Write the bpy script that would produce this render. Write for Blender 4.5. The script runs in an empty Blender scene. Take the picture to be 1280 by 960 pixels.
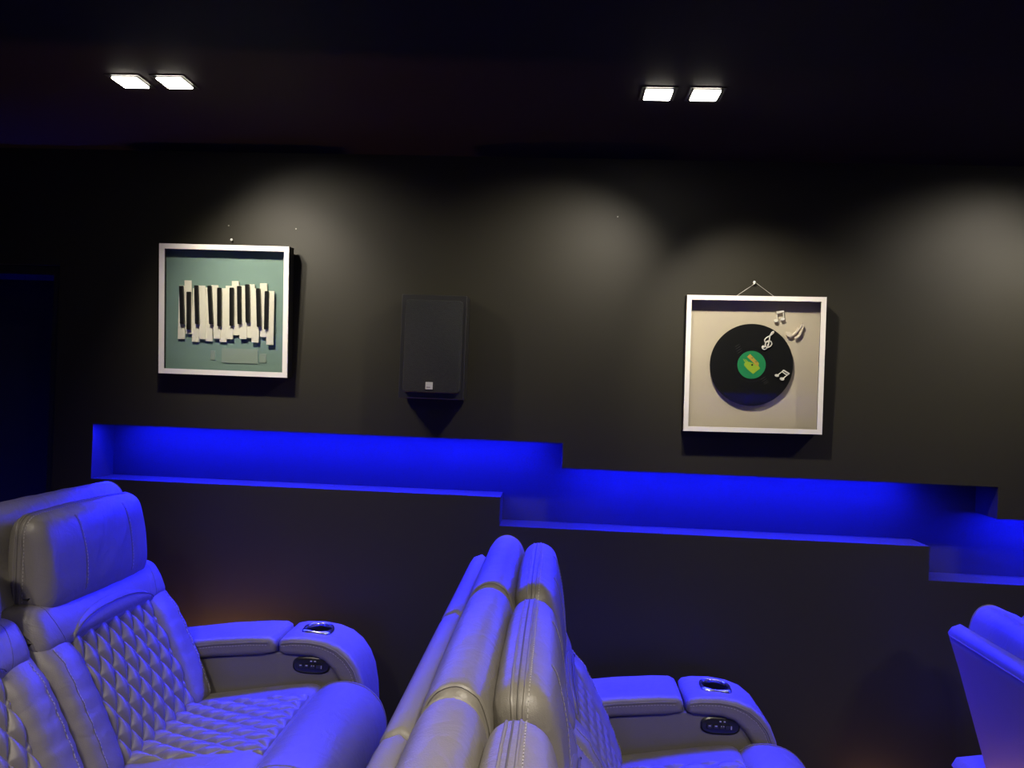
import bpy, bmesh, math, random
from mathutils import Vector, Matrix
from mathutils.bvhtree import BVHTree
random.seed(4)
PI = math.pi
C = bpy.context.scene.collection
scene = bpy.context.scene

# ------------------------------------------------------------------ camera
CAMZ = 1.58
cam_d = bpy.data.cameras.new('camera')
cam_d.sensor_width = 36.0
cam_d.lens = 950.0 / 1280 * 36
cam_d.clip_start = 0.02
cam = bpy.data.objects.new('camera', cam_d)
C.objects.link(cam)
rt = Vector((0.99748383, 0.0606569, 0.03669799))
up = Vector((-0.03635963, -0.00667309, 0.99931649))
fw = Vector((-0.06086033, 0.99813637, 0.00445084))
m = Matrix((rt, up, -fw)).transposed().to_4x4()
m.translation = (0, -2.79, CAMZ)
cam.matrix_world = m
scene.camera = cam

# ------------------------------------------------------------------ world, exposure
w = bpy.data.worlds.new('world')
scene.world = w
w.use_nodes = True
w.node_tree.nodes['Background'].inputs[0].default_value = (0.02, 0.02, 0.025, 1)
w.node_tree.nodes['Background'].inputs[1].default_value = 0.2
scene.view_settings.view_transform = 'Standard'
scene.view_settings.look = 'None'
scene.view_settings.gamma = 1
scene.view_settings.use_curve_mapping = False
scene.view_settings.exposure = 0.0

LED_POWER = 1300.0         # blue strips in the niche (emission strength)
SPOT_POWER = 22.5       # watts of each ceiling spot
LENS_GLOW = 30.0
AMBER_POWER = 9.0

# ------------------------------------------------------------------ materials
def new_mat(name, col, rough=0.5, metal=0.0, spec=0.5):
    mt = bpy.data.materials.new(name)
    mt.use_nodes = True
    b = mt.node_tree.nodes['Principled BSDF']
    b.inputs['Base Color'].default_value = (*col, 1)
    b.inputs['Roughness'].default_value = rough
    b.inputs['Metallic'].default_value = metal
    b.inputs['Specular IOR Level'].default_value = spec
    return mt

def grain(mt, scale=60, dist=0.001, strength=0.3, colvar=0.0, detail=4, kind='noise', stretch=None, second=None):
    nt = mt.node_tree
    b = nt.nodes['Principled BSDF']
    tc = nt.nodes.new('ShaderNodeTexCoord')
    mp = nt.nodes.new('ShaderNodeMapping')
    nt.links.new(tc.outputs['Object'], mp.inputs[0])
    if stretch: mp.inputs['Scale'].default_value = stretch
    if kind == 'noise':
        n = nt.nodes.new('ShaderNodeTexNoise'); n.inputs['Detail'].default_value = detail
        out = n.outputs['Fac']
    else:
        n = nt.nodes.new('ShaderNodeTexVoronoi'); out = n.outputs['Distance']
    n.inputs['Scale'].default_value = scale
    nt.links.new(mp.outputs[0], n.inputs['Vector'])
    bp = nt.nodes.new('ShaderNodeBump')
    bp.inputs['Strength'].default_value = strength
    bp.inputs['Distance'].default_value = dist
    nt.links.new(out, bp.inputs['Height'])
    if second:
        n2 = nt.nodes.new('ShaderNodeTexNoise'); n2.inputs['Scale'].default_value = second[0]; n2.inputs['Detail'].default_value = 3
        n2.inputs['Distortion'].default_value = 1.2
        nt.links.new(tc.outputs['Object'], n2.inputs['Vector'])
        b2 = nt.nodes.new('ShaderNodeBump'); b2.inputs['Strength'].default_value = second[2]; b2.inputs['Distance'].default_value = second[1]
        nt.links.new(n2.outputs['Fac'], b2.inputs['Height'])
        nt.links.new(bp.outputs[0], b2.inputs['Normal'])
        bp = b2
    nt.links.new(bp.outputs[0], b.inputs['Normal'])
    if colvar:
        c = b.inputs['Base Color'].default_value[:]
        n3 = nt.nodes.new('ShaderNodeTexNoise'); n3.inputs['Scale'].default_value = 9; n3.inputs['Detail'].default_value = 6
        nt.links.new(tc.outputs['Object'], n3.inputs['Vector'])
        mx = nt.nodes.new('ShaderNodeMix'); mx.data_type = 'RGBA'
        mx.inputs[6].default_value = tuple(v * (1 - colvar) for v in c[:3]) + (1,)
        mx.inputs[7].default_value = tuple(v * (1 + colvar) for v in c[:3]) + (1,)
        nt.links.new(n3.outputs['Fac'], mx.inputs[0])
        nt.links.new(mx.outputs[2], b.inputs['Base Color'])
    return mt

def emit(name, col, s):
    mt = new_mat(name, (0, 0, 0))
    b = mt.node_tree.nodes['Principled BSDF']
    b.inputs['Emission Color'].default_value = (*col, 1)
    b.inputs['Emission Strength'].default_value = s
    return mt

M = {}
M['wall'] = grain(new_mat('charcoal_wall_paint', (0.0240, 0.0222, 0.0140), 0.52, spec=0.35), 220, 0.0006, 0.25, 0.06)
M['ceiling'] = grain(new_mat('black_ceiling_paint', (0.0100, 0.0092, 0.0100), 0.65, spec=0.15), 220, 0.0006, 0.2)
M['carpet'] = grain(new_mat('dark_carpet', (0.02, 0.02, 0.022), 0.95), 300, 0.003, 0.8)
M['door'] = new_mat('dark_door', (0.03, 0.03, 0.034), 0.45)
M['doortrim'] = new_mat('black_trim', (0.02, 0.02, 0.022), 0.35)
M['leather'] = grain(new_mat('grey_taupe_leather', (0.172, 0.158, 0.134), 0.42), 420, 0.0006, 0.35, 0.10, kind='voronoi', second=(14, 0.012, 0.25))
M['leather_quilt'] = grain(new_mat('quilted_leather', (0.172, 0.158, 0.134), 0.40), 420, 0.0005, 0.3, 0.10, kind='voronoi')
M['leather_back'] = grain(new_mat('smooth_back_leather', (0.152, 0.140, 0.124), 0.5), 500, 0.0005, 0.35, 0.06, kind='voronoi')
M['piping'] = new_mat('leather_piping', (0.17, 0.155, 0.13), 0.45)
M['groove'] = new_mat('seam_shadow_thread', (0.085, 0.078, 0.066), 0.7)
M['stitch'] = new_mat('grey_thread', (0.36, 0.34, 0.30), 0.7)
M['base'] = new_mat('dark_base_cloth', (0.015, 0.015, 0.015), 0.9)
M['chrome'] = new_mat('brushed_steel', (0.75, 0.75, 0.77), 0.18, 1.0)
M['cup'] = new_mat('dark_cup_liner', (0.006, 0.006, 0.007), 0.4)
M['panel'] = new_mat('black_switch_plate', (0.012, 0.012, 0.013), 0.28)
M['button'] = new_mat('black_button', (0.03, 0.03, 0.032), 0.2)
M['mark'] = new_mat('silver_mark', (0.7, 0.7, 0.68), 0.3, 0.6)
M['white_frame'] = new_mat('white_frame', (0.90, 0.87, 0.80), 0.45)
M['black_frame'] = new_mat('black_frame_side', (0.008, 0.008, 0.008), 0.5)
M['teal'] = grain(new_mat('teal_backing', (0.195, 0.295, 0.265), 0.8), 400, 0.0004, 0.3)
M['beige'] = grain(new_mat('linen_backing', (0.60, 0.515, 0.40), 0.85), 400, 0.0005, 0.4)
M['ivory'] = new_mat('ivory_key', (0.83, 0.78, 0.66), 0.4)
M['ebony'] = new_mat('black_key', (0.012, 0.012, 0.012), 0.3)
M['reflection_plate'] = new_mat('grey_reflection', (0.27, 0.335, 0.29), 0.6)  # paler grey-green painted in for reflections on the glass
M['vinyl'] = new_mat('black_vinyl', (0.010, 0.010, 0.011), 0.5, spec=0.15)
M['green'] = new_mat('green_label', (0.010, 0.26, 0.085), 0.6)
M['lime'] = new_mat('lime_print', (0.33, 0.50, 0.03), 0.6)
M['orange'] = new_mat('orange_print', (0.55, 0.33, 0.05), 0.6)
M['note'] = new_mat('white_note', (0.82, 0.78, 0.70), 0.4)
M['tan'] = new_mat('tan_note', (0.72, 0.62, 0.50), 0.45)
M['nail'] = new_mat('white_wall_hook', (0.8, 0.8, 0.78), 0.4)
M['wire'] = new_mat('hanging_cord', (0.55, 0.53, 0.5), 0.5, 0.3)
M['speaker'] = new_mat('black_ash_cabinet', (0.020, 0.020, 0.021), 0.45)
M['badge'] = new_mat('silver_badge', (0.62, 0.61, 0.56), 0.4, 0.2)
M['badge_dark'] = new_mat('badge_print', (0.16, 0.15, 0.12), 0.5)
M['screen'] = new_mat('projection_screen', (0.5, 0.5, 0.5), 0.8)
M['led'] = emit('blue_led', (0.004, 0.006, 1.0), LED_POWER)
M['led_added'] = emit('added_blue_led', (0.004, 0.006, 1.0), 450.0)
M['lens'] = emit('warm_white_lens', (1.0, 0.93, 0.78), LENS_GLOW)
M['amber'] = emit('amber_lens', (1.0, 0.30, 0.05), 3.0)
M['lampbody'] = new_mat('black_lamp_body', (0.012, 0.012, 0.012), 0.4)

def grille_mat():
    mt = new_mat('speaker_cloth', (0.022, 0.024, 0.025), 0.85)
    nt = mt.node_tree; b = nt.nodes['Principled BSDF']
    tc = nt.nodes.new('ShaderNodeTexCoord')
    wv = nt.nodes.new('ShaderNodeTexVoronoi'); wv.inputs['Scale'].default_value = 420
    nt.links.new(tc.outputs['Object'], wv.inputs['Vector'])
    bp = nt.nodes.new('ShaderNodeBump'); bp.inputs['Strength'].default_value = 0.8; bp.inputs['Distance'].default_value = 0.001
    nt.links.new(wv.outputs['Distance'], bp.inputs['Height']); nt.links.new(bp.outputs[0], b.inputs['Normal'])
    n = nt.nodes.new('ShaderNodeTexNoise'); n.inputs['Scale'].default_value = 160; n.inputs['Detail'].default_value = 4
    mp = nt.nodes.new('ShaderNodeMapping'); mp.inputs['Scale'].default_value = (0.4, 1, 1.2)
    nt.links.new(tc.outputs['Object'], mp.inputs[0]); nt.links.new(mp.outputs[0], n.inputs['Vector'])
    mx = nt.nodes.new('ShaderNodeMix'); mx.data_type = 'RGBA'
    mx.inputs[6].default_value = (0.006, 0.007, 0.008, 1); mx.inputs[7].default_value = (0.026, 0.028, 0.029, 1)
    nt.links.new(n.outputs['Fac'], mx.inputs[0]); nt.links.new(mx.outputs[2], b.inputs['Base Color'])
    return mt
M['grille'] = grille_mat()

def glass_mat():
    mt = bpy.data.materials.new('picture_glass'); mt.use_nodes = True
    nt = mt.node_tree; nt.nodes.clear()
    out = nt.nodes.new('ShaderNodeOutputMaterial')
    tr = nt.nodes.new('ShaderNodeBsdfTransparent'); tr.inputs[0].default_value = (0.96, 0.97, 0.96, 1)
    gl = nt.nodes.new('ShaderNodeBsdfGlossy'); gl.inputs['Roughness'].default_value = 0.03
    lw = nt.nodes.new('ShaderNodeLayerWeight'); lw.inputs[0].default_value = 0.5
    pw = nt.nodes.new('ShaderNodeMath'); pw.operation = 'POWER'; pw.inputs[1].default_value = 5
    fr = nt.nodes.new('ShaderNodeMath'); fr.operation = 'MULTIPLY_ADD'; fr.inputs[1].default_value = 0.9; fr.inputs[2].default_value = 0.022
    nt.links.new(lw.outputs['Facing'], pw.inputs[0]); nt.links.new(pw.outputs[0], fr.inputs[0])
    mx = nt.nodes.new('ShaderNodeMixShader')
    nt.links.new(fr.outputs[0], mx.inputs[0]); nt.links.new(tr.outputs[0], mx.inputs[1]); nt.links.new(gl.outputs[0], mx.inputs[2])
    nt.links.new(mx.outputs[0], out.inputs[0])
    return mt
M['glass'] = glass_mat()

# ------------------------------------------------------------------ helpers
def finish(name, bm, mat, parent=None, smooth=False, sharp=40):
    me = bpy.data.meshes.new(name)
    bmesh.ops.recalc_face_normals(bm, faces=bm.faces[:])
    bm.to_mesh(me); bm.free()
    if isinstance(mat, (list, tuple)):
        for x in mat: me.materials.append(x)
    else: me.materials.append(mat)
    if smooth:
        for p in me.polygons: p.use_smooth = True
        me.set_sharp_from_angle(angle=math.radians(sharp))
    o = bpy.data.objects.new(name, me)
    C.objects.link(o)
    if parent: o.parent = parent
    return o

def thing(name, label, cat, loc=(0, 0, 0), rot=(0, 0, 0), group=None):
    o = bpy.data.objects.new(name, None)
    C.objects.link(o); o.empty_display_size = 0.1
    o.location = loc; o.rotation_euler = rot
    o['label'] = label; o['category'] = cat
    if group: o['group'] = group
    return o

def box(bm, x0, x1, y0, y1, z0, z1):
    vs = [bm.verts.new((x, y, z)) for x in (x0, x1) for y in (y0, y1) for z in (z0, z1)]
    for f in ((0, 1, 3, 2), (4, 6, 7, 5), (0, 4, 5, 1), (2, 3, 7, 6), (0, 2, 6, 4), (1, 5, 7, 3)):
        bm.faces.new([vs[i] for i in f])
    return vs

def bx(x0, x1, y0, y1, z0, z1, bev=0, seg=2):
    bm = bmesh.new(); box(bm, x0, x1, y0, y1, z0, z1)
    if bev: bmesh.ops.bevel(bm, geom=bm.edges[:], offset=bev, segments=seg, affect='EDGES', profile=0.5)
    return bm

def prism(bm, pts, y0, y1):
    """polygon in XZ extruded along Y"""
    a = [bm.verts.new((x, y0, z)) for x, z in pts]
    b = [bm.verts.new((x, y1, z)) for x, z in pts]
    bm.faces.new(a); bm.faces.new(b[::-1])
    n = len(pts)
    for i in range(n): bm.faces.new([a[i], b[i], b[(i + 1) % n], a[(i + 1) % n]])

def catmull(pts, n=6, closed=True):
    out = []; N = len(pts)
    rng = range(N) if closed else range(N - 1)
    for i in rng:
        g = (lambda k: pts[k % N]) if closed else (lambda k: pts[max(0, min(N - 1, k))])
        p0, p1, p2, p3 = g(i - 1), g(i), g(i + 1), g(i + 2)
        for k in range(n):
            t = k / n
            out.append(tuple(0.5 * (2 * b + (c - a) * t + (2 * a - 5 * b + 4 * c - d) * t * t + (3 * b - a - 3 * c + d) * t ** 3)
                             for a, b, c, d in zip(p0, p1, p2, p3)))
    if not closed: out.append(tuple(pts[-1]))
    return out

def area2(p): return sum(p[i][0] * p[(i + 1) % len(p)][1] - p[(i + 1) % len(p)][0] * p[i][1] for i in range(len(p)))

def normals2(p):
    s = 1 if area2(p) > 0 else -1
    out = []
    n = len(p)
    for i in range(n):
        ax, az = p[i - 1]; bx_, bz = p[(i + 1) % n]
        dx, dz = bx_ - ax, bz - az
        l = math.hypot(dx, dz) or 1
        out.append((s * dz / l, -s * dx / l))
    return out

def puff(prof, y0, y1, r, n=6, crown=0.0, ny=10, yoff=None, wob=0):
    """soft closed cushion: XZ profile run across Y with rounded ends; crown swells the middle"""
    nm = normals2(prof)
    st = []
    for k in range(n + 1):
        t = k / n * PI / 2
        st.append((y0 + r * (1 - math.cos(t)), r * (1 - math.sin(t))))
    for k in range(1, ny): st.append((y0 + r + (y1 - y0 - 2 * r) * k / ny, 0))
    for k in range(n, -1, -1):
        t = k / n * PI / 2
        st.append((y1 - r * (1 - math.cos(t)), r * (1 - math.sin(t))))
    bm = bmesh.new(); rings = []
    for y, ins in st:
        u = (y - y0) / (y1 - y0)
        cr = crown * (4 * u * (1 - u)) ** 0.6
        ring = []
        for (x, z), (a, b) in zip(prof, nm):
            d = cr - ins
            if wob: d += wob * math.sin(y * 61 + x * 40) * math.sin(z * 37 + y * 23)
            ring.append(bm.verts.new((x + a * d, y, z + b * d)))
        rings.append(ring)
    N = len(prof)
    for i in range(len(rings) - 1):
        for j in range(N):
            bm.faces.new([rings[i][j], rings[i + 1][j], rings[i + 1][(j + 1) % N], rings[i][(j + 1) % N]])
    bm.faces.new(rings[0]); bm.faces.new(rings[-1][::-1])
    return bm

def tube(bm, pts, r, seg=6, closed=False):
    pts = [Vector(p) for p in pts]; n = len(pts); rings = []
    rr = r if isinstance(r, (list, tuple)) else [r] * n
    prev = None
    for i, p in enumerate(pts):
        if closed: t = pts[(i + 1) % n] - pts[i - 1]
        else: t = pts[min(n - 1, i + 1)] - pts[max(0, i - 1)]
        t.normalize()
        if prev is None: a = t.orthogonal().normalized()
        else:
            a = prev - t * prev.dot(t)
            a = a.normalized() if a.length > 1e-6 else t.orthogonal().normalized()
        prev = a; b = t.cross(a)
        rings.append([bm.verts.new(p + (a * math.cos(2 * PI * k / seg) + b * math.sin(2 * PI * k / seg)) * rr[i]) for k in range(seg)])
    last = n if closed else n - 1
    for i in range(last):
        A, B = rings[i], rings[(i + 1) % n]
        for k in range(seg): bm.faces.new([A[k], A[(k + 1) % seg], B[(k + 1) % seg], B[k]])
    if not closed:
        bm.faces.new(rings[0][::-1]); bm.faces.new(rings[-1])

def resample(pts, step):
    pts = [Vector(p) for p in pts]; out = [pts[0].copy()]; acc = 0
    for a, b in zip(pts, pts[1:]):
        l = (b - a).length
        while acc + l >= step:
            t = (step - acc) / l
            a = a.lerp(b, t); out.append(a.copy()); l = (b - a).length; acc = 0
            if l < 1e-9: break
        acc += l
    return out

def snap(obj, pts, off=0.0):
    """lay a path onto the surface of a part"""
    t = BVHTree.FromPolygons([v.co for v in obj.data.vertices], [p.vertices[:] for p in obj.data.polygons])
    out = []
    for p in pts:
        loc, nor, _, _ = t.find_nearest(Vector(p))
        out.append(loc + nor * off)
    return out

def seam(name, on, pts, r, mat, parent, off=0.0, seg=5, step=0.012, closed=False):
    bm = bmesh.new()
    p = resample(pts + ([pts[0]] if closed else []), step)
    if closed: p = p[:-1] if (p[-1] - p[0]).length < step * .5 else p
    tube(bm, snap(on, p, off), r, seg, closed)
    return finish(name, bm, mat, parent, True)

def stitches(on, pts, parent, off=0.0008, r=0.0011, dash=0.006, gap=0.004):
    bm = bmesh.new()
    p = snap(on, resample(pts, dash + gap), off)
    for a, b in zip(p, p[1:]):
        d = (b - a)
        if d.length > 0.03: continue
        tube(bm, [a, a + d * (dash / (dash + gap))], r, 4)
    o = finish('stitching', bm, M['stitch'], parent)
    o['kind'] = 'stuff'
    return o

def copy_tree(o, parent=None):
    c = o.copy(); C.objects.link(c)
    if parent: c.parent = parent
    for ch in list(o.children): copy_tree(ch, c)
    return c

def struct(name, bm, mat, smooth=False):
    o = finish(name, bm, mat, None, smooth); o['kind'] = 'structure'; return o

# ------------------------------------------------------------------ room shell
CEIL = CAMZ + 0.848
XL, XR, YB = -3.6, 4.2, -5.6
ND = 0.142                      # niche depth
Z = lambda r: CAMZ + r
UP = [(-1.76, Z(-.197)), (.024, Z(-.197)), (.024, Z(-.289)), (1.565, Z(-.289)), (1.565, Z(-.402)), (3.1, Z(-.402)), (3.1, Z(-.515)), (XR, Z(-.515))]
LO = [(-1.76, Z(-.405)), (-.198, Z(-.405)), (-.198, Z(-.511)), (1.337, Z(-.511)), (1.337, Z(-.632)), (2.87, Z(-.632)), (2.87, Z(-.745)), (XR, Z(-.745))]
DOORX, DOORZ = -1.915, Z(.402)
bm = bmesh.new()
prism(bm, [(-1.76, CEIL + .1)] + UP + [(XR, CEIL + .1)], 0, ND)
prism(bm, [(-1.76, -.5)] + LO + [(XR, -.5)], 0, ND)
prism(bm, [(-1.76, -.5), (-1.76, CEIL + .1), (XL, CEIL + .1), (XL, DOORZ), (DOORX, DOORZ), (DOORX, -.5)], 0, ND)
box(bm, DOORX, XR, ND, ND + .12, -.5, CEIL + .1)
box(bm, XL, DOORX, ND, ND + .12, DOORZ, CEIL + .1)
struct('wall_front', bm, M['wall'])
# opposite side wall with the matching stepped niche
bm = bmesh.new()
prism(bm, [(XL, CEIL + .1), (XL, Z(-.197))] + UP[1:] + [(XR, CEIL + .1)], YB - ND, YB)
prism(bm, [(XL, -.5), (XL, Z(-.405))] + LO[1:] + [(XR, -.5)], YB - ND, YB)
box(bm, XL, XR, YB - ND - .1, YB - ND, -.5, CEIL + .1)
struct('wall_rear', bm, M['wall'])
struct('wall_left', bx(XL - .1, XL, YB - .3, 1.2, -.5, CEIL + .1), M['wall'])
struct('wall_right', bx(XR, XR + .1, YB - .3, .3, -.5, CEIL + .1), M['wall'])
struct('ceiling', bx(XL - .1, XR + .1, YB - .3, 1.2, CEIL, CEIL + .1), M['ceiling'])
FL = {'l': .114, 'm': 0.0, 'r': -.142}
bm = bmesh.new()
prism(bm, [(XL, -.5), (XL, FL['l']), (-.43, FL['l']), (-.43, 0), (1.02, 0), (1.02, FL['r']), (2.55, FL['r']), (2.55, -.265), (XR, -.265), (XR, -.5)], YB, 0)
struct('floor', bm, M['carpet'])
# doorway at the left: recess, black lining and the dark leaf
bm = bmesh.new()
box(bm, XL, DOORX - .0, ND, 1.2, -.5, .1)
struct('floor_doorway', bm, M['carpet'])
bm = bmesh.new()
box(bm, XL, DOORX, .012, ND + .10, DOORZ - .030, DOORZ)
box(bm, DOORX - .03, DOORX, .012, ND + .10, .114, DOORZ - .030)
struct('trim_1', bm, M['doortrim'])
struct('door_1', bx(XL, DOORX - .0, ND + .12, ND + .16, .1, DOORZ), M['door'])
struct('trim_2', bx(XL, DOORX - .03, .008, .014, DOORZ - .036, DOORZ - .031), M['doortrim'])

# ------------------------------------------------------------------ led strips in the niche, and an added one in the doorway
def led(x0, x1, z, y, label, grp):
    t = thing('led_strip', label, 'light strip', ((x0 + x1) / 2, y, z), group=grp)
    h = (x1 - x0) / 2
    finish('channel', bx(-h, h, -.010, .010, .0, .012), M['lampbody'], t)
    finish('diffuser', bx(-h + .004, h - .004, -.007, .007, -.0006, .0), M['led'], t)
led(-1.72, -.03, Z(-.197), .020, 'blue light strip under the top of the niche step behind the black speaker', 'blue strips in the wall niche')
led(.06, 1.33, Z(-.289), .020, 'blue light strip under the niche top below the framed record', 'blue strips in the wall niche')
led(1.60, 3.07, Z(-.402), .020, 'blue light strip in the lowest visible niche step at the right edge', 'blue strips in the wall niche')
t = thing('led_strip', 'added unseen blue light strip low in the doorway behind the left recliners', 'light strip', (-2.5, ND + .04, .101))  # added unseen source for the blue glow on the door
bm = bx(-.5, .5, -.014, .030, .0, .006); box(bm, -.5, .5, -.020, -.014, .0, .080)  # tall lip shaped to keep the added glow off the ceiling
finish('channel', bm, M['lampbody'], t)
finish('diffuser', bx(-.49, .49, -.004, .010, .006, .012), M['led_added'], t)
LX = ((-3.5, -.03, -.197), (.06, 1.33, -.289), (1.60, 3.07, -.402))
for (a, b, z), nm_ in zip(LX, ('highest', 'middle', 'lowest')):
    led(a, b, Z(z), YB - .02, 'blue light strip in the %s niche step of the opposite wall' % nm_, 'blue strips in the opposite niche')

# ------------------------------------------------------------------ ceiling spots
def spot_pair(x, y, aims, label, power=SPOT_POWER, rz=0.0):
    t = thing('ceiling_spotlight', label, 'ceiling light', (x, y, CEIL), (0, 0, rz), 'twin square ceiling spotlights')
    bm = bmesh.new()                                  # thin black frame on the ceiling
    for s in (-1, 1):
        for b in ((-.050, .050, -.050, -.044), (-.050, .050, .044, .050), (-.050, -.044, -.044, .044), (.044, .050, -.044, .044)):
            box(bm, s * .066 + b[0], s * .066 + b[1], b[2], b[3], -.002, 0)
    finish('trim_frame', bm, M['lampbody'], t)
    for s in (-1, 1):
        h = finish('lamp_head', bx(-.041, .041, -.041, .041, -.003, 0.0, .001, 1), M['lampbody'], t)
        h.location = (s * .066, 0, 0)
        l = finish('lens', bx(-.037, .037, -.037, .037, -.007, -.0028, .003, 1), M['lens'], h)
        ld = bpy.data.lights.new('spot_beam', 'SPOT')
        ld.energy = power; ld.color = (1.0, .90, .74); am = aims[0 if s < 0 else 1] if aims else None; ld.spot_size = math.radians(am[2] if am else 120); ld.spot_blend = 1.0
        ld.shadow_soft_size = .028
        if aims: ld.energy = power * am[3]
        lo = bpy.data.objects.new('spot_beam', ld); C.objects.link(lo)
        lo.parent = h; lo.location = (0, 0, -.04)
        d = Vector((am[0] - x, -y, Z(am[1]) - CEIL)) if am else Vector((-.1, .25, -2.4))
        d = Matrix.Rotation(-rz, 3, 'Z') @ d
        lo.rotation_euler = d.to_track_quat('-Z', 'Y').to_euler()
spot_pair(-1.205, -.66, ((-.80, .22, 82, 1.2), (-1.15, .12, 78, 1.25)), 'twin ceiling spotlight above the framed piano keys')
spot_pair(.318, -.62, ((-.04, .10, 92, 1.5), (.70, .06, 68, 2.3)), 'twin ceiling spotlight above the framed vinyl record')
spot_pair(1.86, -.64, ((1.52, .20, 84, 1.3), (1.75, .12, 78, 1.1)), 'twin ceiling spotlight beyond the right end of the wall view', rz=.0)
for k, xx in enumerate((-1.2, .32, 1.86)):
    spot_pair(xx, -2.25, None, 'twin ceiling spotlight behind the viewer above the %s seating row' % ('left', 'middle', 'right')[k], 62.0)

# ------------------------------------------------------------------ amber step lights low on the wall
def step_light(x, z, label, p):
    t = thing('step_light', label, 'wall light', (x, 0, z), group='amber step lights low on the wall')
    finish('housing', bx(-.05, .05, -.03, 0, -.02, .012, .003), M['lampbody'], t)
    finish('lens', bx(-.042, .042, -.026, -.004, .012, .015), M['amber'], t)
    ld = bpy.data.lights.new('glow', 'AREA'); ld.shape = 'RECTANGLE'; ld.size = .08; ld.size_y = .02
    ld.energy = p; ld.color = (1, .42, .16)
    lo = bpy.data.objects.new('glow', ld); C.objects.link(lo); lo.parent = t
    lo.location = (0, -.02, .018); lo.rotation_euler = (PI - .35, 0, 0)
step_light(-1.26, .36, 'low amber step light on the wall behind the left recliner arm', AMBER_POWER)
step_light(1.24, .04, 'low amber step light on the wall behind the right recliner', AMBER_POWER * .2)

# ------------------------------------------------------------------ the recliner
def line_pts(pts, step=.02):
    out = []
    for i in range(len(pts)):
        a, b = pts[i], pts[(i + 1) % len(pts)]
        l = math.dist(a, b); n = max(1, int(l / step))
        for k in range(n): out.append((a[0] + (b[0] - a[0]) * k / n, a[1] + (b[1] - a[1]) * k / n))
    return out

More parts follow.
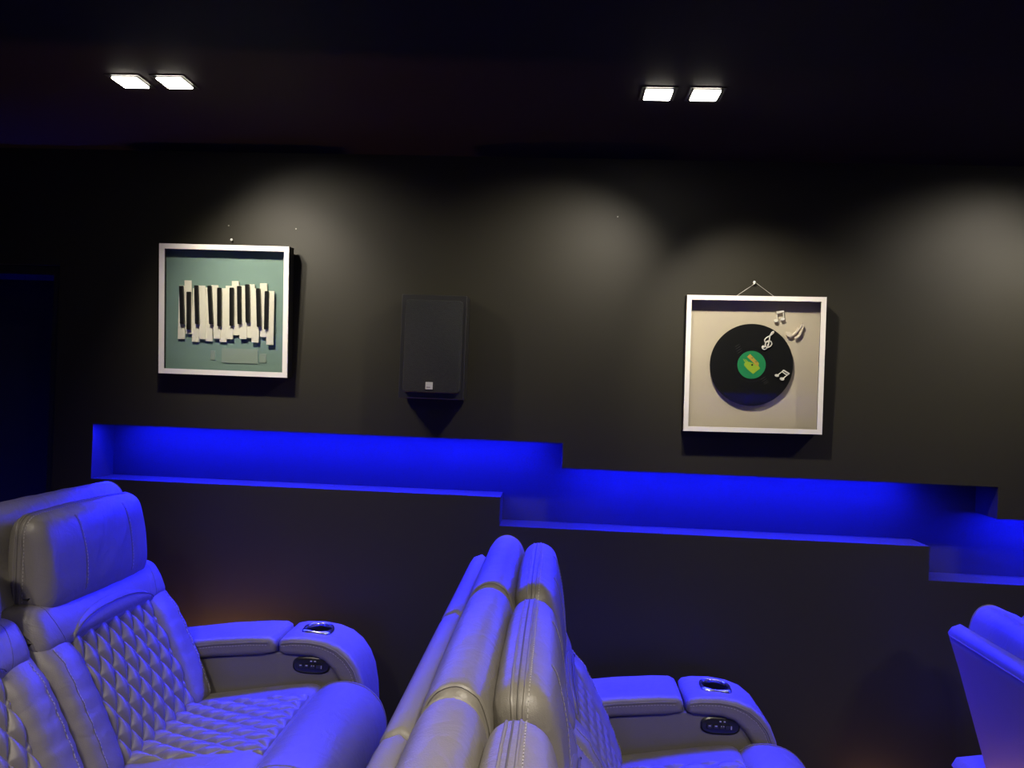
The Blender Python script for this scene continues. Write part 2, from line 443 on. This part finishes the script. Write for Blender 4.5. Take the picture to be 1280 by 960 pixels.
def make_recliner(name='recliner'):
    t = thing(name, '', 'recliner')
    L = M['leather']
    # rear shell panel
    pr = [(-.250, 1.030), (-.262, 1.012), (-.225, .90), (-.105, .50), (.02, .10), (.07, .10), (-.04, .50), (-.16, .90), (-.205, 1.025), (-.225, 1.040)]
    sh = finish('back_shell', puff(line_pts(pr, .03), -.318, .318, .016, 4), M['leather_back'], t, True, 60)
    q = [(-.262 + 0, y, 1.005) for y in [-.30 + .6 * i / 30 for i in range(31)]]
    seam('piping', sh, q, .0028, M['piping'], sh, 0)
    # backrest core with the rolled top
    pr = catmull([(-.02, .40), (-.10, .62), (-.175, .87), (-.205, .98), (-.200, 1.05), (-.178, 1.092), (-.142, 1.106), (-.108, 1.090), (-.088, 1.045), (-.085, .99), (-.078, .93),
                  (-.055, .86), (-.015, .76), (.10, .55), (.15, .42)], 4)
    core = finish('backrest', puff(pr, -.319, .319, .036, 8, .004, 14, wob=.0014), L, t, True, 60)
    # gathered seam near both ends of the roll
    for s in (-1, 1):
        q = [(-.2, s * .300, .97), (-.215, s * .300, 1.04), (-.18, s * .300, 1.10), (-.142, s * .300, 1.115), (-.10, s * .300, 1.09), (-.08, s * .300, 1.03), (-.08, s * .300, .97)]
        seam('piping', core, q, .0035, M['piping'], core, 0)
    # headrest pillow
    pr = catmull([(-.082, .90), (-.088, .98), (-.086, 1.05), (-.070, 1.088), (-.035, 1.098), (.000, 1.080), (.018, 1.03), (.032, .95), (.036, .89), (.022, .856), (-.02, .844), (-.062, .856)], 4)
    pil = finish('headrest_pillow', puff([(x, z - .006) for x, z in pr], -.290, .290, .048, 8, .010, 14, wob=.0008), L, t, True, 60)
    def loop(x, z0, z1, yw, rc):
        o = []
        for cx, cz, a0 in ((yw - rc, z1 - rc, 0), (-yw + rc, z1 - rc, 90), (-yw + rc, z0 + rc, 180), (yw - rc, z0 + rc, 270)):
            for k in range(7):
                a = math.radians(a0 + k * 15); o.append((x, cx + rc * math.cos(a), cz + rc * math.sin(a)))
        return o
    for x, mt, r in ((-.060, 'piping', .0026), (-.048, 'groove', .0016), (-.036, 'piping', .0026)):
        seam('piping' if mt == 'piping' else 'seam_line', pil, loop(x, .85, 1.10, .305, .06), r, M[mt], pil, .0003, closed=True)
    lp = loop(-.028, .85, 1.10, .305, .06)
    stitches(pil, lp + [lp[0]], pil)
    for y in (-.12, .14):
        q = [(.05 - .05 * abs(k / 10 - .5), y + .012 * math.sin(k * .3), 1.10 - .23 * k / 10) for k in range(11)]
        seam('seam_line', pil, q, .0009, M['groove'], pil, 0)
        stitches(pil, [(a, b + .006, c) for a, b, c in q], pil)
    # quilted back panel
    def back_pt(u, v):      # u across -1..1, v 0 bottom ..1 top ; returns point, normal
        z = .400 + .375 * v
        x = .236 - .188 * v - .030 * math.sin(PI * v) * 0 + .012 * math.sin(PI * v)
        return Vector((x, 0, z)), Vector((.88, 0, .47)).normalized()
    def quilt(fn, wid, nx, ny, cu, cv, amp, edge, back=.03, base=0.0, topcurve=0.0):
        bm = bmesh.new(); G = []
        for j in range(ny + 1):
            row = []
            for i in range(nx + 1):
                u = -1 + 2 * i / nx; v = j / ny
                p, n = fn(u, v)
                a = math.sin(PI * (u * cu / 2 + v * cv)); b = math.sin(PI * (u * cu / 2 - v * cv))
                h = amp * (.55 * min(abs(a), abs(b)) ** .5 + .5 * abs(a * b) ** .5)
                e = min(1, (1 - abs(u)) / edge, (1 - v) / edge + 0, v / edge)
                h = h * max(0, min(1, e)) ** .5
                q = p + n * (h + base)
                q.y = u * wid
                row.append(bm.verts.new(q))
            G.append(row)
        for j in range(ny):
            for i in range(nx):
                bm.faces.new([G[j][i], G[j][i + 1], G[j + 1][i + 1], G[j + 1][i]])
        # skirt and back so that the panel is solid
        per = [G[0][i] for i in range(nx)] + [G[j][nx] for j in range(ny)] + [G[ny][i] for i in range(nx, 0, -1)] + [G[j][0] for j in range(ny, 0, -1)]
        _, n = fn(0, .5)
        low = [bm.verts.new(vv.co - n * back) for vv in per]
        for i in range(len(per)): bm.faces.new([per[i], low[i], low[(i + 1) % len(per)], per[(i + 1) % len(per)]])
        bm.faces.new(low)
        return bm
    finish('quilted_back_panel', quilt(back_pt, .190, 130, 140, 6.5, 3.8, .0185, .05, .05, -.004), M['leather_quilt'], t, True, 70)
    # side bolsters of the back
    for s in (-1, 1):
        bm = bmesh.new(); rings = []
        K = 26
        for k in range(K + 1):
            v = k / K
            z = .385 + .430 * v
            x = .218 - .215 * v + .014 * math.sin(PI * v) - .045 * max(0, v - .72) / .28
            e = min(1, math.sin(min(1, v / .10) * PI / 2 + .02), math.sin(min(1, (1 - v) / .10) * PI / 2 + .02))
            hw = .069 * (.45 + .55 * e); hd = .056 * (.25 + .75 * e)
            hd += .0022 * math.sin(k * 2.1 + s) * math.sin(PI * v)
            nrm = Vector((.88, 0, .47)); ring = []
            for a in range(24):
                an = 2 * PI * a / 24
                cs, sn = math.cos(an), math.sin(an)
                yy = hw * math.copysign(abs(cs) ** .7, cs); dd = hd * math.copysign(abs(sn) ** .75, sn)
                lean = 0.012 * (1 - v)
                ring.append(bm.verts.new(Vector((x - .012, s * (.249) + yy, z)) + nrm * dd))
            rings.append(ring)
        for i in range(K):
            for a in range(24): bm.faces.new([rings[i][a], rings[i][(a + 1) % 24], rings[i + 1][(a + 1) % 24], rings[i + 1][a]])
        bm.faces.new(rings[0]); bm.faces.new(rings[-1])
        bo = finish('side_bolster', bm, L, t, True, 70)
        q = [(.3 - .2 * v, s * .283, .44 + .35 * v) for v in [i / 20 for i in range(21)]]
        seam('seam_line', bo, q, .0009, M['groove'], bo, 0)
        stitches(bo, [(a, b - s * .007, c) for a, b, c in q], bo)
    # yoke between pillow and quilting
    pr = catmull([(.058, .745), (.070, .765), (.061, .795), (.045, .825), (.024, .850), (-.01, .858), (-.06, .85), (-.05, .80), (-.01, .745)], 4)
    yk = finish('yoke', puff(pr, -.312, .312, .040, 8, .004, 10), L, t, True, 60)
    # curved insert under the yoke
    bm = bmesh.new(); G = []
    for i in range(41):
        u = -1 + 2 * i / 40; hgt = .066 * max(0, 1 - abs(u) ** 2.6) ** .6 + .002
        row = []
        for j in range(9):
            v = j / 8
            z = .752 + hgt * v
            x = .0705 - .155 * max(0, z - .775) * .42 / .155 * .9 - .25 * max(0, .775 - z)
            row.append(bm.verts.new((x + .003 + .005 * math.sin(PI * v) ** .5 * (1 if hgt > .01 else .2), u * .198, z)))
        G.append(row)
    for i in range(40):
        for j in range(8): bm.faces.new([G[i][j], G[i + 1][j], G[i + 1][j + 1], G[i][j + 1]])
    r_ = bmesh.ops.extrude_face_region(bm, geom=bm.faces[:])
    for v in r_['geom']:
        if isinstance(v, bmesh.types.BMVert): v.co += Vector((-.03, 0, -.012))
    ins = finish('yoke_insert', bm, L, t, True, 60)
    q = [(.10, u * .200, .755 + .066 * max(0, 1 - abs(u) ** 2.6) ** .6) for u in [-1 + i / 20 for i in range(41)]]
    seam('seam_line', yk, q, .0013, M['groove'], yk, .0075)
    for s in (-1, 1):      # seam running up the yoke ends
        q = [(.08, s * .222, .76), (.07, s * .235, .80), (.05, s * .245, .84), (.0, s * .25, .87)]
        seam('seam_line', yk, q, .0009, M['groove'], yk, 0)
    # seat
    pr = catmull([(.08, .28), (.07, .36), (.10, .402), (.20, .424), (.35, .451), (.50, .476), (.585, .482), (.61, .44), (.61, .30), (.35, .26)], 4)
    st = finish('seat_cushion', puff(pr, -.313, .313, .035, 7, .006, 10), L, t, True, 60)
    def seat_pt(u, v):
        x = .13 + .465 * v
        return Vector((x, 0, .421 + .064 * v)), Vector((-.13, 0, 1)).normalized()
    finish('quilted_seat_panel', quilt(seat_pt, .188, 120, 130, 6.0, 4.5, .0170, .05, .03), M['leather_quilt'], t, True, 70)
    pr = catmull([(.585, .30), (.590, .44), (.605, .476), (.645, .497), (.70, .500), (.755, .484), (.797, .445), (.818, .39), (.822, .32), (.812, .20), (.800, .12), (.76, .09), (.66, .09), (.60, .16)], 4)
    fr = finish('front_roll', puff(pr, -.316, .316, .045, 8, .004, 10), L, t, True, 60)
    for s in (-1, 1):
        q = [(x, s * .268, z) for x, z in ((.58, .50), (.62, .525), (.70, .54), (.77, .52), (.82, .46), (.85, .38), (.85, .25), (.84, .14))]
        seam('seam_line', fr, q, .0009, M['groove'], fr, 0)
        seam('piping', fr, [(a, b + s * .006, c) for a, b, c in q], .0022, M['piping'], fr, 0)
    finish('base', bx(.03, .60, -.30, .30, 0, .30), M['base'], t)
    return t

def make_armrest(t):
    """wall-side armrest, +y"""
    L = M['leather']
    a0, a1 = .322, .502
    pr = [(-.11, .04), (-.145, .46), (.12, .525), (.40, .562), (.56, .566), (.60, .545), (.635, .50), (.655, .42), (.665, .30), (.665, .04)]
    body = finish('armrest_body', puff(line_pts(pr, .04), a0 + .008, a1 - .006, .006, 3), M['leather_back'], t, True, 50)
    pr = [(-.145, .49), (-.165, .515), (-.150, .542), (.06, .578), (.20, .600), (.33, .613), (.385, .615), (.402, .607), (.408, .59), (.406, .568), (.36, .556), (.20, .540), (.06, .515)]
    lid = finish('armrest_lid', puff(line_pts(pr, .025), a0 - .012, a1 + .006, .018, 6, .003), L, t, True, 60)
    q = [(x, a0 - .02, z) for x, z in ((-.15, .525), (.06, .562), (.20, .585), (.33, .599), (.39, .602))]
    seam('piping', lid, q, .0028, M['piping'], lid, 0)
    seam('seam_line', lid, [(a, b, c - .005) for a, b, c in q], .0009, M['groove'], lid, 0)
    stitches(lid, [(a, b, c - .010) for a, b, c in q], lid)
    out = [(.418, .600), (.428, .612), (.46, .619), (.52, .621), (.575, .614), (.62, .598), (.655, .572), (.683, .535), (.702, .49), (.714, .43), (.720, .36), (.723, .20), (.723, .04)]
    inn = [(.668, .04), (.668, .25), (.660, .36), (.648, .43), (.628, .48), (.600, .522), (.570, .548), (.53, .560), (.44, .562), (.420, .570)]
    pr = line_pts(out + inn, .02)
    pad = finish('armrest_front_pad', puff(pr, a0 - .012, a1 + .006, .018, 6, .002), L, t, True, 60)
    cut_bm = bmesh.new()
    bmesh.ops.create_cone(cut_bm, cap_ends=True, segments=40, radius1=.044, radius2=.044, depth=.3)
    bmesh.ops.translate(cut_bm, vec=(.523, .412, .66), verts=cut_bm.verts[:])
    cut = finish('cutter', cut_bm, L)
    for ob in (pad, body):
        md = ob.modifiers.new('b', 'BOOLEAN'); md.object = cut; md.operation = 'DIFFERENCE'; md.solver = 'EXACT'
    bpy.context.view_layer.update()
    dg = bpy.context.evaluated_depsgraph_get()
    for ob in (pad, body):
        me = bpy.data.meshes.new_from_object(ob.evaluated_get(dg)); ob.modifiers.clear(); ob.data = me
        me.set_sharp_from_angle(angle=math.radians(50))
    bpy.data.objects.remove(cut)
    q = [(x, a0 - .02, z) for x, z in ((.425, .600), (.46, .606), (.52, .608), (.57, .601), (.61, .586), (.645, .56), (.672, .525), (.690, .48), (.703, .42), (.708, .36), (.711, .20), (.711, .05))]
    seam('piping', pad, q, .0028, M['piping'], pad, 0)
    q2 = [(a - max(0, (a - .55)) * .04 - (.003 if a > .6 else 0), b, c - .005 if a < .69 else c) for a, b, c in q]
    seam('seam_line', pad, q2, .0009, M['groove'], pad, 0)
    q3 = [(x, a0 - .02, z) for x, z in ((.425, .590), (.46, .596), (.52, .598), (.565, .591), (.603, .576), (.636, .552), (.662, .518), (.679, .475), (.692, .42), (.697, .36), (.700, .20), (.700, .05))]
    stitches(pad, q3, pad)
    # cup holder: wavy steel flange, liner, floor
    cx, cy = .523, .412
    bm = bmesh.new(); n = 72; prof = []
    for k in range(n):
        a = 2 * PI * k / n
        lobe = .010 * (math.exp(-((math.degrees(a) - 225) / 22) ** 2) + math.exp(-((math.degrees(a) - 315) / 22) ** 2))
        ro = .0505 + lobe
        ring = []
        for rr, zz in ((.0425, .585), (.0430, .6225), (.0445, .6265), (.047, .6285), ((.047 + ro) / 2, .6280), (ro, .6245), (ro + .001, .6195), (.0475, .6195)):
            tilt = -(rr * math.cos(a)) * .035
            ring.append(bm.verts.new((cx + rr * math.cos(a), cy + rr * math.sin(a), zz + tilt * (zz > .6))))
        prof.append(ring)
    for k in range(n):
        A, B = prof[k], prof[(k + 1) % n]
        for j in range(len(A) - 1): bm.faces.new([A[j], B[j], B[j + 1], A[j + 1]])
    cup = finish('cup_holder', bm, M['chrome'], t, True, 60)
    bm = bmesh.new()
    A = [bm.verts.new((cx + .0424 * math.cos(2 * PI * k / n), cy + .0424 * math.sin(2 * PI * k / n), .616)) for k in range(n)]
    B = [bm.verts.new((cx + .040 * math.cos(2 * PI * k / n), cy + .040 * math.sin(2 * PI * k / n), .535)) for k in range(n)]
    for k in range(n): bm.faces.new([A[k], A[(k + 1) % n], B[(k + 1) % n], B[k]])
    bm.faces.new(B)
    finish('liner', bm, M['cup'], cup, True, 40)
    # switch plate
    bm = bmesh.new()
    def oval(hw, hh, y, px=.527, pz=.528):
        o = []
        for k in range(48):
            a = 2 * PI * k / 48; c, s = math.cos(a), math.sin(a)
            o.append(bm.verts.new((px + hw * math.copysign(abs(c) ** .62, c), y, pz + hh * math.copysign(abs(s) ** .72, s))))
        return o
    rs = [oval(.062, .0275, a0 + .010), oval(.062, .0275, a0 + .004), oval(.057, .023, a0 + .001), oval(.052, .019, a0 + .003)]
    for A, B in zip(rs, rs[1:]):
        for k in range(48): bm.faces.new([A[k], A[(k + 1) % 48], B[(k + 1) % 48], B[k]])
    bm.faces.new(rs[0]); bm.faces.new(rs[-1])
    pl = finish('switch_plate', bm, M['panel'], t, True, 30)
    for k, xx in enumerate((.493, .513, .533, .551)):
        b = finish('button', bx(xx - .008, xx + .008, a0 - .002, a0 + .004, .519, .533, .002, 2), M['button'], pl)
        if k in (0, 1): mk(xx, .529, a0, pl, .0035, .0013)
        if k == 2:
            mk(xx - .003, .529, a0, pl, .0014, .0013); mk(xx + .004, .529, a0, pl, .0014, .0013)
    mk(.5615, .525, a0 + .0022, pl, .0014, .005)
    for xx in (.527, .540): mk(xx, .5425, a0 + .0035, pl, .003, .0014)

def mk(x, z, y, par, hw, hh):
    finish('switch_marking', bx(x - hw, x + hw, y - .0035, y - .0005, z - hh, z + hh), M['mark'], par)

arm_seat = make_recliner()
plain = copy_tree(arm_seat)
before = set(bpy.data.objects)
make_armrest(arm_seat)
for o in set(bpy.data.objects) - before:          # armrest sits a little forward of the back
    if o.parent == arm_seat: o.location.x += .026
YS = -.655
def place(o, x, y, z, label):
    if x < -1:                       # the left row's headrest pillows sit a touch lower and narrower
        for c in o.children:
            if c.name.startswith('headrest_pillow'): c.scale = (1, .875, 1); c.location.z = -.012
    o.location = (x, y, z); o['label'] = label; o['group'] = 'grey leather home theatre recliners'
    return o
place(arm_seat, 0, YS, FL['m'], 'middle row grey leather recliner nearest the wall, seen edge-on beside its blue-lit armrest')
o = copy_tree(arm_seat); place(o, -1.33, YS, FL['l'], 'left recliner with diamond quilting and cup-holder armrest by the wall')
o = copy_tree(arm_seat); place(o, 1.495, YS, FL['r'], 'grey recliner at right edge, seen from behind with its smooth back shell')
place(plain, 0, YS - .64, FL['m'], 'middle row grey leather recliner second from the wall, with the central headrest pillow')
o = copy_tree(plain); place(o, 0, YS - 1.28, FL['m'], 'middle row grey leather recliner nearest the viewer, cut by the bottom of the photo')
o = copy_tree(plain); place(o, -1.33, YS - .64, FL['l'], 'grey leather recliner cut by the bottom left edge beside the left quilted one')

# ------------------------------------------------------------------ shadow box frames
def frame_box(t, W, H, bw, depth, back_mat):
    """local: x across, z up from the bottom edge, y=-depth is the face, 0 the back"""
    hw = W / 2
    def ringb(x0, x1, z0, z1, b, y0, y1, mat, nm):
        bm = bmesh.new()
        o = [(x0, z0), (x1, z0), (x1, z1), (x0, z1)]; i = [(x0 + b, z0 + b), (x1 - b, z0 + b), (x1 - b, z1 - b), (x0 + b, z1 - b)]
        V = [[bm.verts.new((x, y, z)) for x, z in l] for l in (o, i) for y in (y0, y1)]
        of, ob, if_, ib = V[0], V[1], V[2], V[3]
        for k in range(4):
            n = (k + 1) % 4
            bm.faces.new([of[k], of[n], if_[n], if_[k]]); bm.faces.new([ob[k], ib[k], ib[n], ob[n]])
            bm.faces.new([of[k], ob[k], ob[n], of[n]]); bm.faces.new([if_[k], if_[n], ib[n], ib[k]])
        return finish(nm, bm, mat, t)
    ringb(-hw, hw, 0, H, .007, -depth, 0, M['black_frame'], 'box_side')
    ringb(-hw, hw, 0, H, bw, -depth - .006, -depth, M['white_frame'], 'white_border')
    finish('backing_board', bx(-hw + .007, hw - .007, -.012, -.002, .007, H - .007), back_mat, t)
    g = finish('glass_pane', bx(-hw + .007, hw - .007, -depth + .001, -depth + .003, .007, H - .007), M['glass'], t)

# picture with piano keys
PW, PH, PD = .487, .478, .046
t = thing('piano_key_picture', 'white framed shadow box with loose piano keys on teal backing', 'picture', (-1.238, -.004, Z(.008)), (math.radians(3.6), 0, 0))
frame_box(t, PW, PH, .0185, PD, M['teal'])
def kx(X): return ((200 + X / 8) - 198.5) / 164.0 * PW - PW / 2 - .008
def kz(Y, X): return PH - ((340 + Y / 8) - (304 + 3.5 * ((X / 8 + 2) / 165))) / 165.0 * PH - .004
wk = [(160, 672, 172, 120), (247, 615, 230, 68), (307, 697, 315, 145), (390, 668, 372, 120), (450, 690, 440, 140), (537, 662, 508, 115), (595, 695, 588, 145), (665, 665, 657, 120),
      (735, 625, 715, 72), (805, 662, 800, 118), (872, 650, 878, 103), (928, 697, 945, 145), (1012, 640, 1004, 92), (1080, 718, 1083, 170)]
for i, (xb, yb, xt, yt) in enumerate(wk):
    x0, z0, x1, z1 = kx(xb), kz(yb, xb), kx(xt), kz(yt, xt)
    wd = .0268; lift = .0125 + (.0035 if i % 2 else 0) + .0003 * i
    bm = bmesh.new()
    prism(bm, [(x0, z0), (x0 + wd, z0), (x1 + wd, z1), (x1, z1)], -lift - .0075, -lift - (0.0005 if not i % 2 else 0.002))
    bmesh.ops.bevel(bm, geom=bm.edges[:], offset=.0008, segments=1, affect='EDGES')
    finish('white_key', bm, M['ivory'], t)
bk = [(190, 125, 205, 515), (268, 185, 270, 572), (345, 120, 358, 515), (480, 122, 502, 515), (580, 142, 585, 535), (707, 140, 710, 530), (782, 122, 792, 512), (865, 105, 875, 495), (975, 145, 990, 538), (1065, 172, 1062, 562)]
for xt, yt, xb, yb in bk:
    x0, z0, x1, z1 = kx(xb), kz(yb, xb), kx(xt), kz(yt, xt)
    wd = .0145
    bm = bmesh.new()
    prism(bm, [(x0, z0), (x0 + wd, z0), (x1 + wd, z1), (x1, z1)], -.036, -.0245)
    bmesh.ops.bevel(bm, geom=bm.edges[:], offset=.0015, segments=2, affect='EDGES')
    finish('black_key', bm, M['ebony'], t)
finish('reflection_plate', bx(-.020, .118, -.0150, -.0118, .046, .100), M['reflection_plate'], t)  # faint glass reflections, put in as three thin pale plates
finish('reflection_plate', bx(-.064, -.046, -.0140, -.0118, .054, .090, .002), M['reflection_plate'], t)
finish('reflection_plate', bx(.124, .150, -.0140, -.0118, .050, .084, .002), M['reflection_plate'], t)

# picture with the record
RW, RH = .482, .482
t = thing('record_picture', 'white framed shadow box with a black vinyl record and music notes', 'picture', (.690, -.004, Z(-.127)), (math.radians(2.2), math.radians(-.75), 0))
frame_box(t, RW, RH, .0165, PD, M['beige'])
def rx(px, py=0): return (px - 855.5 - (545 - py) * .018) / 173.5 * RW - RW / 2 if py else (px - 856) / 173.5 * RW - RW / 2
def P2(px, py):
    u = (px - (857 - 4 * (py - 368) / 170)) / (174 - 2 * (py - 368) / 170)
    v = (540 - 2 * (1 - u) - py) / 170.0
    return u * RW - RW / 2, v * RH
rcx, rcz = P2(940, 454.5)
def disc(r, y0, y1, cx, cz, n=96, grooves=False):
    bm = bmesh.new()
    prism(bm, [(cx + r * math.cos(2 * PI * k / n), cz + r * math.sin(2 * PI * k / n)) for k in range(n)], y0, y1)
    return bm
bm = bmesh.new()
n = 96; R0 = .146
prof = [(R0 - .001, -.0235), (R0, -.0250), (R0 - .001, -.0265), (R0 - .004, -.0262)]
r = R0 - .006; k = 0
while r > .060:
    prof += [(r, -.0262 - (.0007 if k % 2 else 0))]; r -= .0022; k += 1
prof += [(.058, -.0262), (.0, -.0262)]
rings = [[bm.verts.new((rcx + rr * math.cos(2 * PI * k / n), y, rcz + rr * math.sin(2 * PI * k / n))) for k in range(n)] for rr, y in prof[:-1]]
for A, B in zip(rings, rings[1:]):
    for k in range(n): bm.faces.new([A[k], A[(k + 1) % n], B[(k + 1) % n], B[k]])
bm.faces.new(rings[-1]); bm.faces.new(rings[0])
rec = finish('vinyl_record', bm, M['vinyl'], t, True, 50)
lab = finish('record_label', disc(.0495, -.0275, -.0255, rcx, rcz, 64), M['green'], rec)
finish('spindle_hole', disc(.0035, -.0284, -.0270, rcx + .002, rcz, 16), M['ebony'], rec)
def flat(pts, y0, y1, mat, name, par):
    bm = bmesh.new(); prism(bm, pts, y0, y1); return finish(name, bm, mat, par)
def LP(X, Y): return P2(905 + X / 16.0, 425 + Y / 16.0)
flat([LP(*p) for p in ((410, 450), (470, 400), (540, 420), (620, 450), (700, 490), (735, 540), (590, 655), (480, 560), (415, 490))], -.0279, -.0273, M['lime'], 'label_print', rec)
flat([LP(*p) for p in ((470, 310), (530, 255), (710, 440), (690, 510), (640, 470))], -.0281, -.0274, M['orange'], 'label_print', rec)
for k in range(3):
    flat([LP(*p) for p in ((385 + k * 28, 350 + k * 6), (395 + k * 28, 350 + k * 6), (470 + k * 24, 455 - k * 6), (455 + k * 24, 465 - k * 6))], -.0281, -.0274, M['lime'], 'label_print', rec)
for k in range(5):
    a, b = LP(530 + k * 38, 290 + k * 38), LP(545 + k * 38, 305 + k * 38)
    flat([(a[0] - .003, a[1]), (a[0], a[1] - .003), (b[0] + .002, b[1] + .002), (b[0] - .001, b[1] + .004)], -.0284, -.0278, M['green' if k % 2 else 'lime'], 'label_print', rec)
bm = bmesh.new()                                       # faint pressed text lines beside the label
for X, Y, s in ((270, 90, -1), (290, 130, -1), (310, 175, -1), (330, 215, -1), (790, 740, 1), (815, 775, 1), (840, 810, 1), (860, 835, 1)):
    a, b = LP(X - 45, Y + 28), LP(X + 45, Y - 28)
    v = [bm.verts.new(p) for p in ((a[0], -.0276, a[1]), (b[0], -.0276, b[1]), (b[0], -.0276, b[1] + .0008), (a[0], -.0276, a[1] + .0008))]
    bm.faces.new(v)
rl = bmesh.ops.extrude_face_region(bm, geom=bm.faces[:])
for v in rl['geom']:
    if isinstance(v, bmesh.types.BMVert): v.co.y += .001
ro = finish('record_text_lines', bm, new_mat('faint_grey_print', (.09, .085, .085), .6), rec); ro['kind'] = 'stuff'

def NP(X, Y): return P2(940 + X / 9.6, 380 + Y / 9.6)
def note(parts, y, mat, label):
    """parts: ('head', X, Y, rx, ry, rot) | ('bar', pts, radius) | ('poly', pts)"""
    bm = bmesh.new()
    for p in parts:
        if p[0] == 'head':
            _, X, Y, a, b, rot = p
            cx, cz = NP(X, Y); s = RW / 173.5 / 9.6
            prism(bm, [(cx + s * (a * math.cos(q) * math.cos(rot) - b * math.sin(q) * math.sin(rot)), cz + s * (a * math.cos(q) * math.sin(rot) + b * math.sin(q) * math.cos(rot))) for q in [2 * PI * k / 20 for k in range(20)]], y - .006, y)
        elif p[0] == 'bar':
            pts = [NP(*q) for q in p[1]]
            tube(bm, [(a, y - .003, b) for a, b in pts], p[2], 6)
        else: prism(bm, [NP(*q) for q in p[1]], y - .006, y)
    o = finish('music_note', bm, mat, t); o['label'] = label
    return o
note([('head', 300, 180, 26, 18, .3), ('head', 378, 160, 26, 18, .3), ('bar', [(318, 172), (312, 85)], .0016), ('bar', [(396, 152), (388, 72)], .0016),
      ('poly', [(305, 70), (392, 55), (392, 78), (307, 98)])], -.018, M['note'], 'small white beamed note at top')
note([('head', 455, 345, 42, 30, -.5), ('bar', [(470, 378), (530, 325), (590, 268), (620, 212)], .0034), ('poly', [(530, 325), (560, 262), (590, 262), (566, 310)]),
      ('bar', [(618, 215), (628, 255), (605, 305), (580, 335)], .0030), ('bar', [(612, 290), (590, 345), (560, 375), (525, 395)], .0045)], -.018, M['tan'], 'tan single flagged note at top right')
note([('head', 302, 840, 24, 16, -.2), ('head', 365, 880, 26, 18, -.2), ('bar', [(318, 830), (378, 782)], .0018), ('bar', [(384, 868), (440, 822)], .0018),
      ('poly', [(372, 775), (385, 770), (455, 812), (445, 826)]), ('poly', [(355, 795), (365, 788), (432, 830), (422, 840)])], -.0272, M['note'], 'white beamed note on the record')
clef = catmull([(185, 480), (205, 455), (190, 435), (165, 455), (168, 495), (205, 500), (238, 470), (232, 435), (200, 425), (165, 440), (155, 415), (180, 385), (225, 360), (258, 330), (262, 312), (240, 325), (218, 370), (212, 410), (200, 470), (180, 515), (150, 528), (125, 510), (130, 488), (148, 490)], 4, closed=False)
note([('bar', clef, .0022), ('head', 140, 495, 15, 14, 0)], -.0272, M['note'], 'white treble clef on the record')
# cord and hook above the record picture
bm = bmesh.new(); tube(bm, [(-.068, -.020, RH - .002), (.006, -.012, RH + .050), (.074, -.020, RH - .002)], .0009, 5)
finish('hanging_cord', bm, M['wire'], t)

def wall_hook(x, z, label, r=.0055):
    bm = bmesh.new()
    bmesh.ops.create_uvsphere(bm, u_segments=12, v_segments=8, radius=r)
    bmesh.ops.scale(bm, vec=(1, .7, 1), verts=bm.verts[:])
    bmesh.ops.translate(bm, vec=(0, -.011, 0), verts=bm.verts[:])
    tube(bm, [(0, -.012, 0), (0, .004, 0)], .0015, 6)
    o = finish('wall_hook', bm, M['nail'], None, True, 60); o.location = (x, 0, z)
    o['label'] = label; o['category'] = 'hook'
wall_hook(.690, Z(.409), 'small white wall hook holding the cord of the framed record')
wall_hook(-1.243, Z(.515), 'small white wall hook just above the framed piano keys', .005)
for x, z, l in ((-1.261, .570, 'tiny pale filled screw hole above the framed piano keys'), (-1.002, .564, 'tiny pale filled screw hole above the piano picture\'s right corner'),
                (.194, .637, 'tiny pale filled screw hole high on the bare wall left of the framed record')):
    bm = bmesh.new(); n = 9
    prism(bm, [(.0028 * (1 + .3 * math.sin(k * 2.3)) * math.cos(2 * PI * k / n), .0028 * math.sin(2 * PI * k / n)) for k in range(n)], -.0007, .0005)
    o = finish('screw_hole', bm, new_mat('pale_filler', (.25, .24, .22), .8)); o.location = (x, 0, Z(z)); o['label'] = l; o['category'] = 'screw hole'

# ------------------------------------------------------------------ wall speaker
t = thing('wall_speaker', 'black rectangular wall speaker with cloth grille and small silver badge', 'speaker', (-.4525, 0, Z(-.052)), (0, 0, 0))
SW, SH, SD = .236, .372, .098
finish('cabinet', bx(-SW / 2, SW / 2, -SD, -.012, 0, SH, .003, 2), M['speaker'], t)
finish('wall_bracket', bx(-.06, .06, -.0125, 0, .06, SH - .06), M['lampbody'], t)
bm = bx(-.102, .105, -SD - .014, -SD, .022, SH - .020)
ed = [e for e in bm.edges if abs(e.verts[0].co.y - e.verts[1].co.y) > .01]
bmesh.ops.bevel(bm, geom=ed, offset=.014, segments=5, affect='EDGES', profile=.5)
ed = [e for e in bm.edges if e.verts[0].co.y < -SD - .0139 and e.verts[1].co.y < -SD - .0139]
bmesh.ops.bevel(bm, geom=ed, offset=.004, segments=3, affect='EDGES', profile=.5)
finish('grille', bm, M['grille'], t, True, 40)
b = finish('badge', bx(-.0225 + .004, .0075, -SD - .0175, -SD - .0135, .034, .060, .001, 1), M['badge'], t)
finish('badge_print', bx(-.0145, -.001, -SD - .0180, -SD - .0170, .0400, .0430), M['badge_dark'], b)

# ------------------------------------------------------------------ screen at the front of the room
t = thing('projection_screen', 'blank projection screen on the end wall beyond the frame', 'screen', (XR - .02, -2.8, .75))
finish('screen_surface', bx(-.01, .0, -1.2, 1.2, 0, 1.35), M['screen'], t)
finish('screen_border', bx(.001, .019, -1.26, 1.26, -.06, 1.41), M['lampbody'], t)
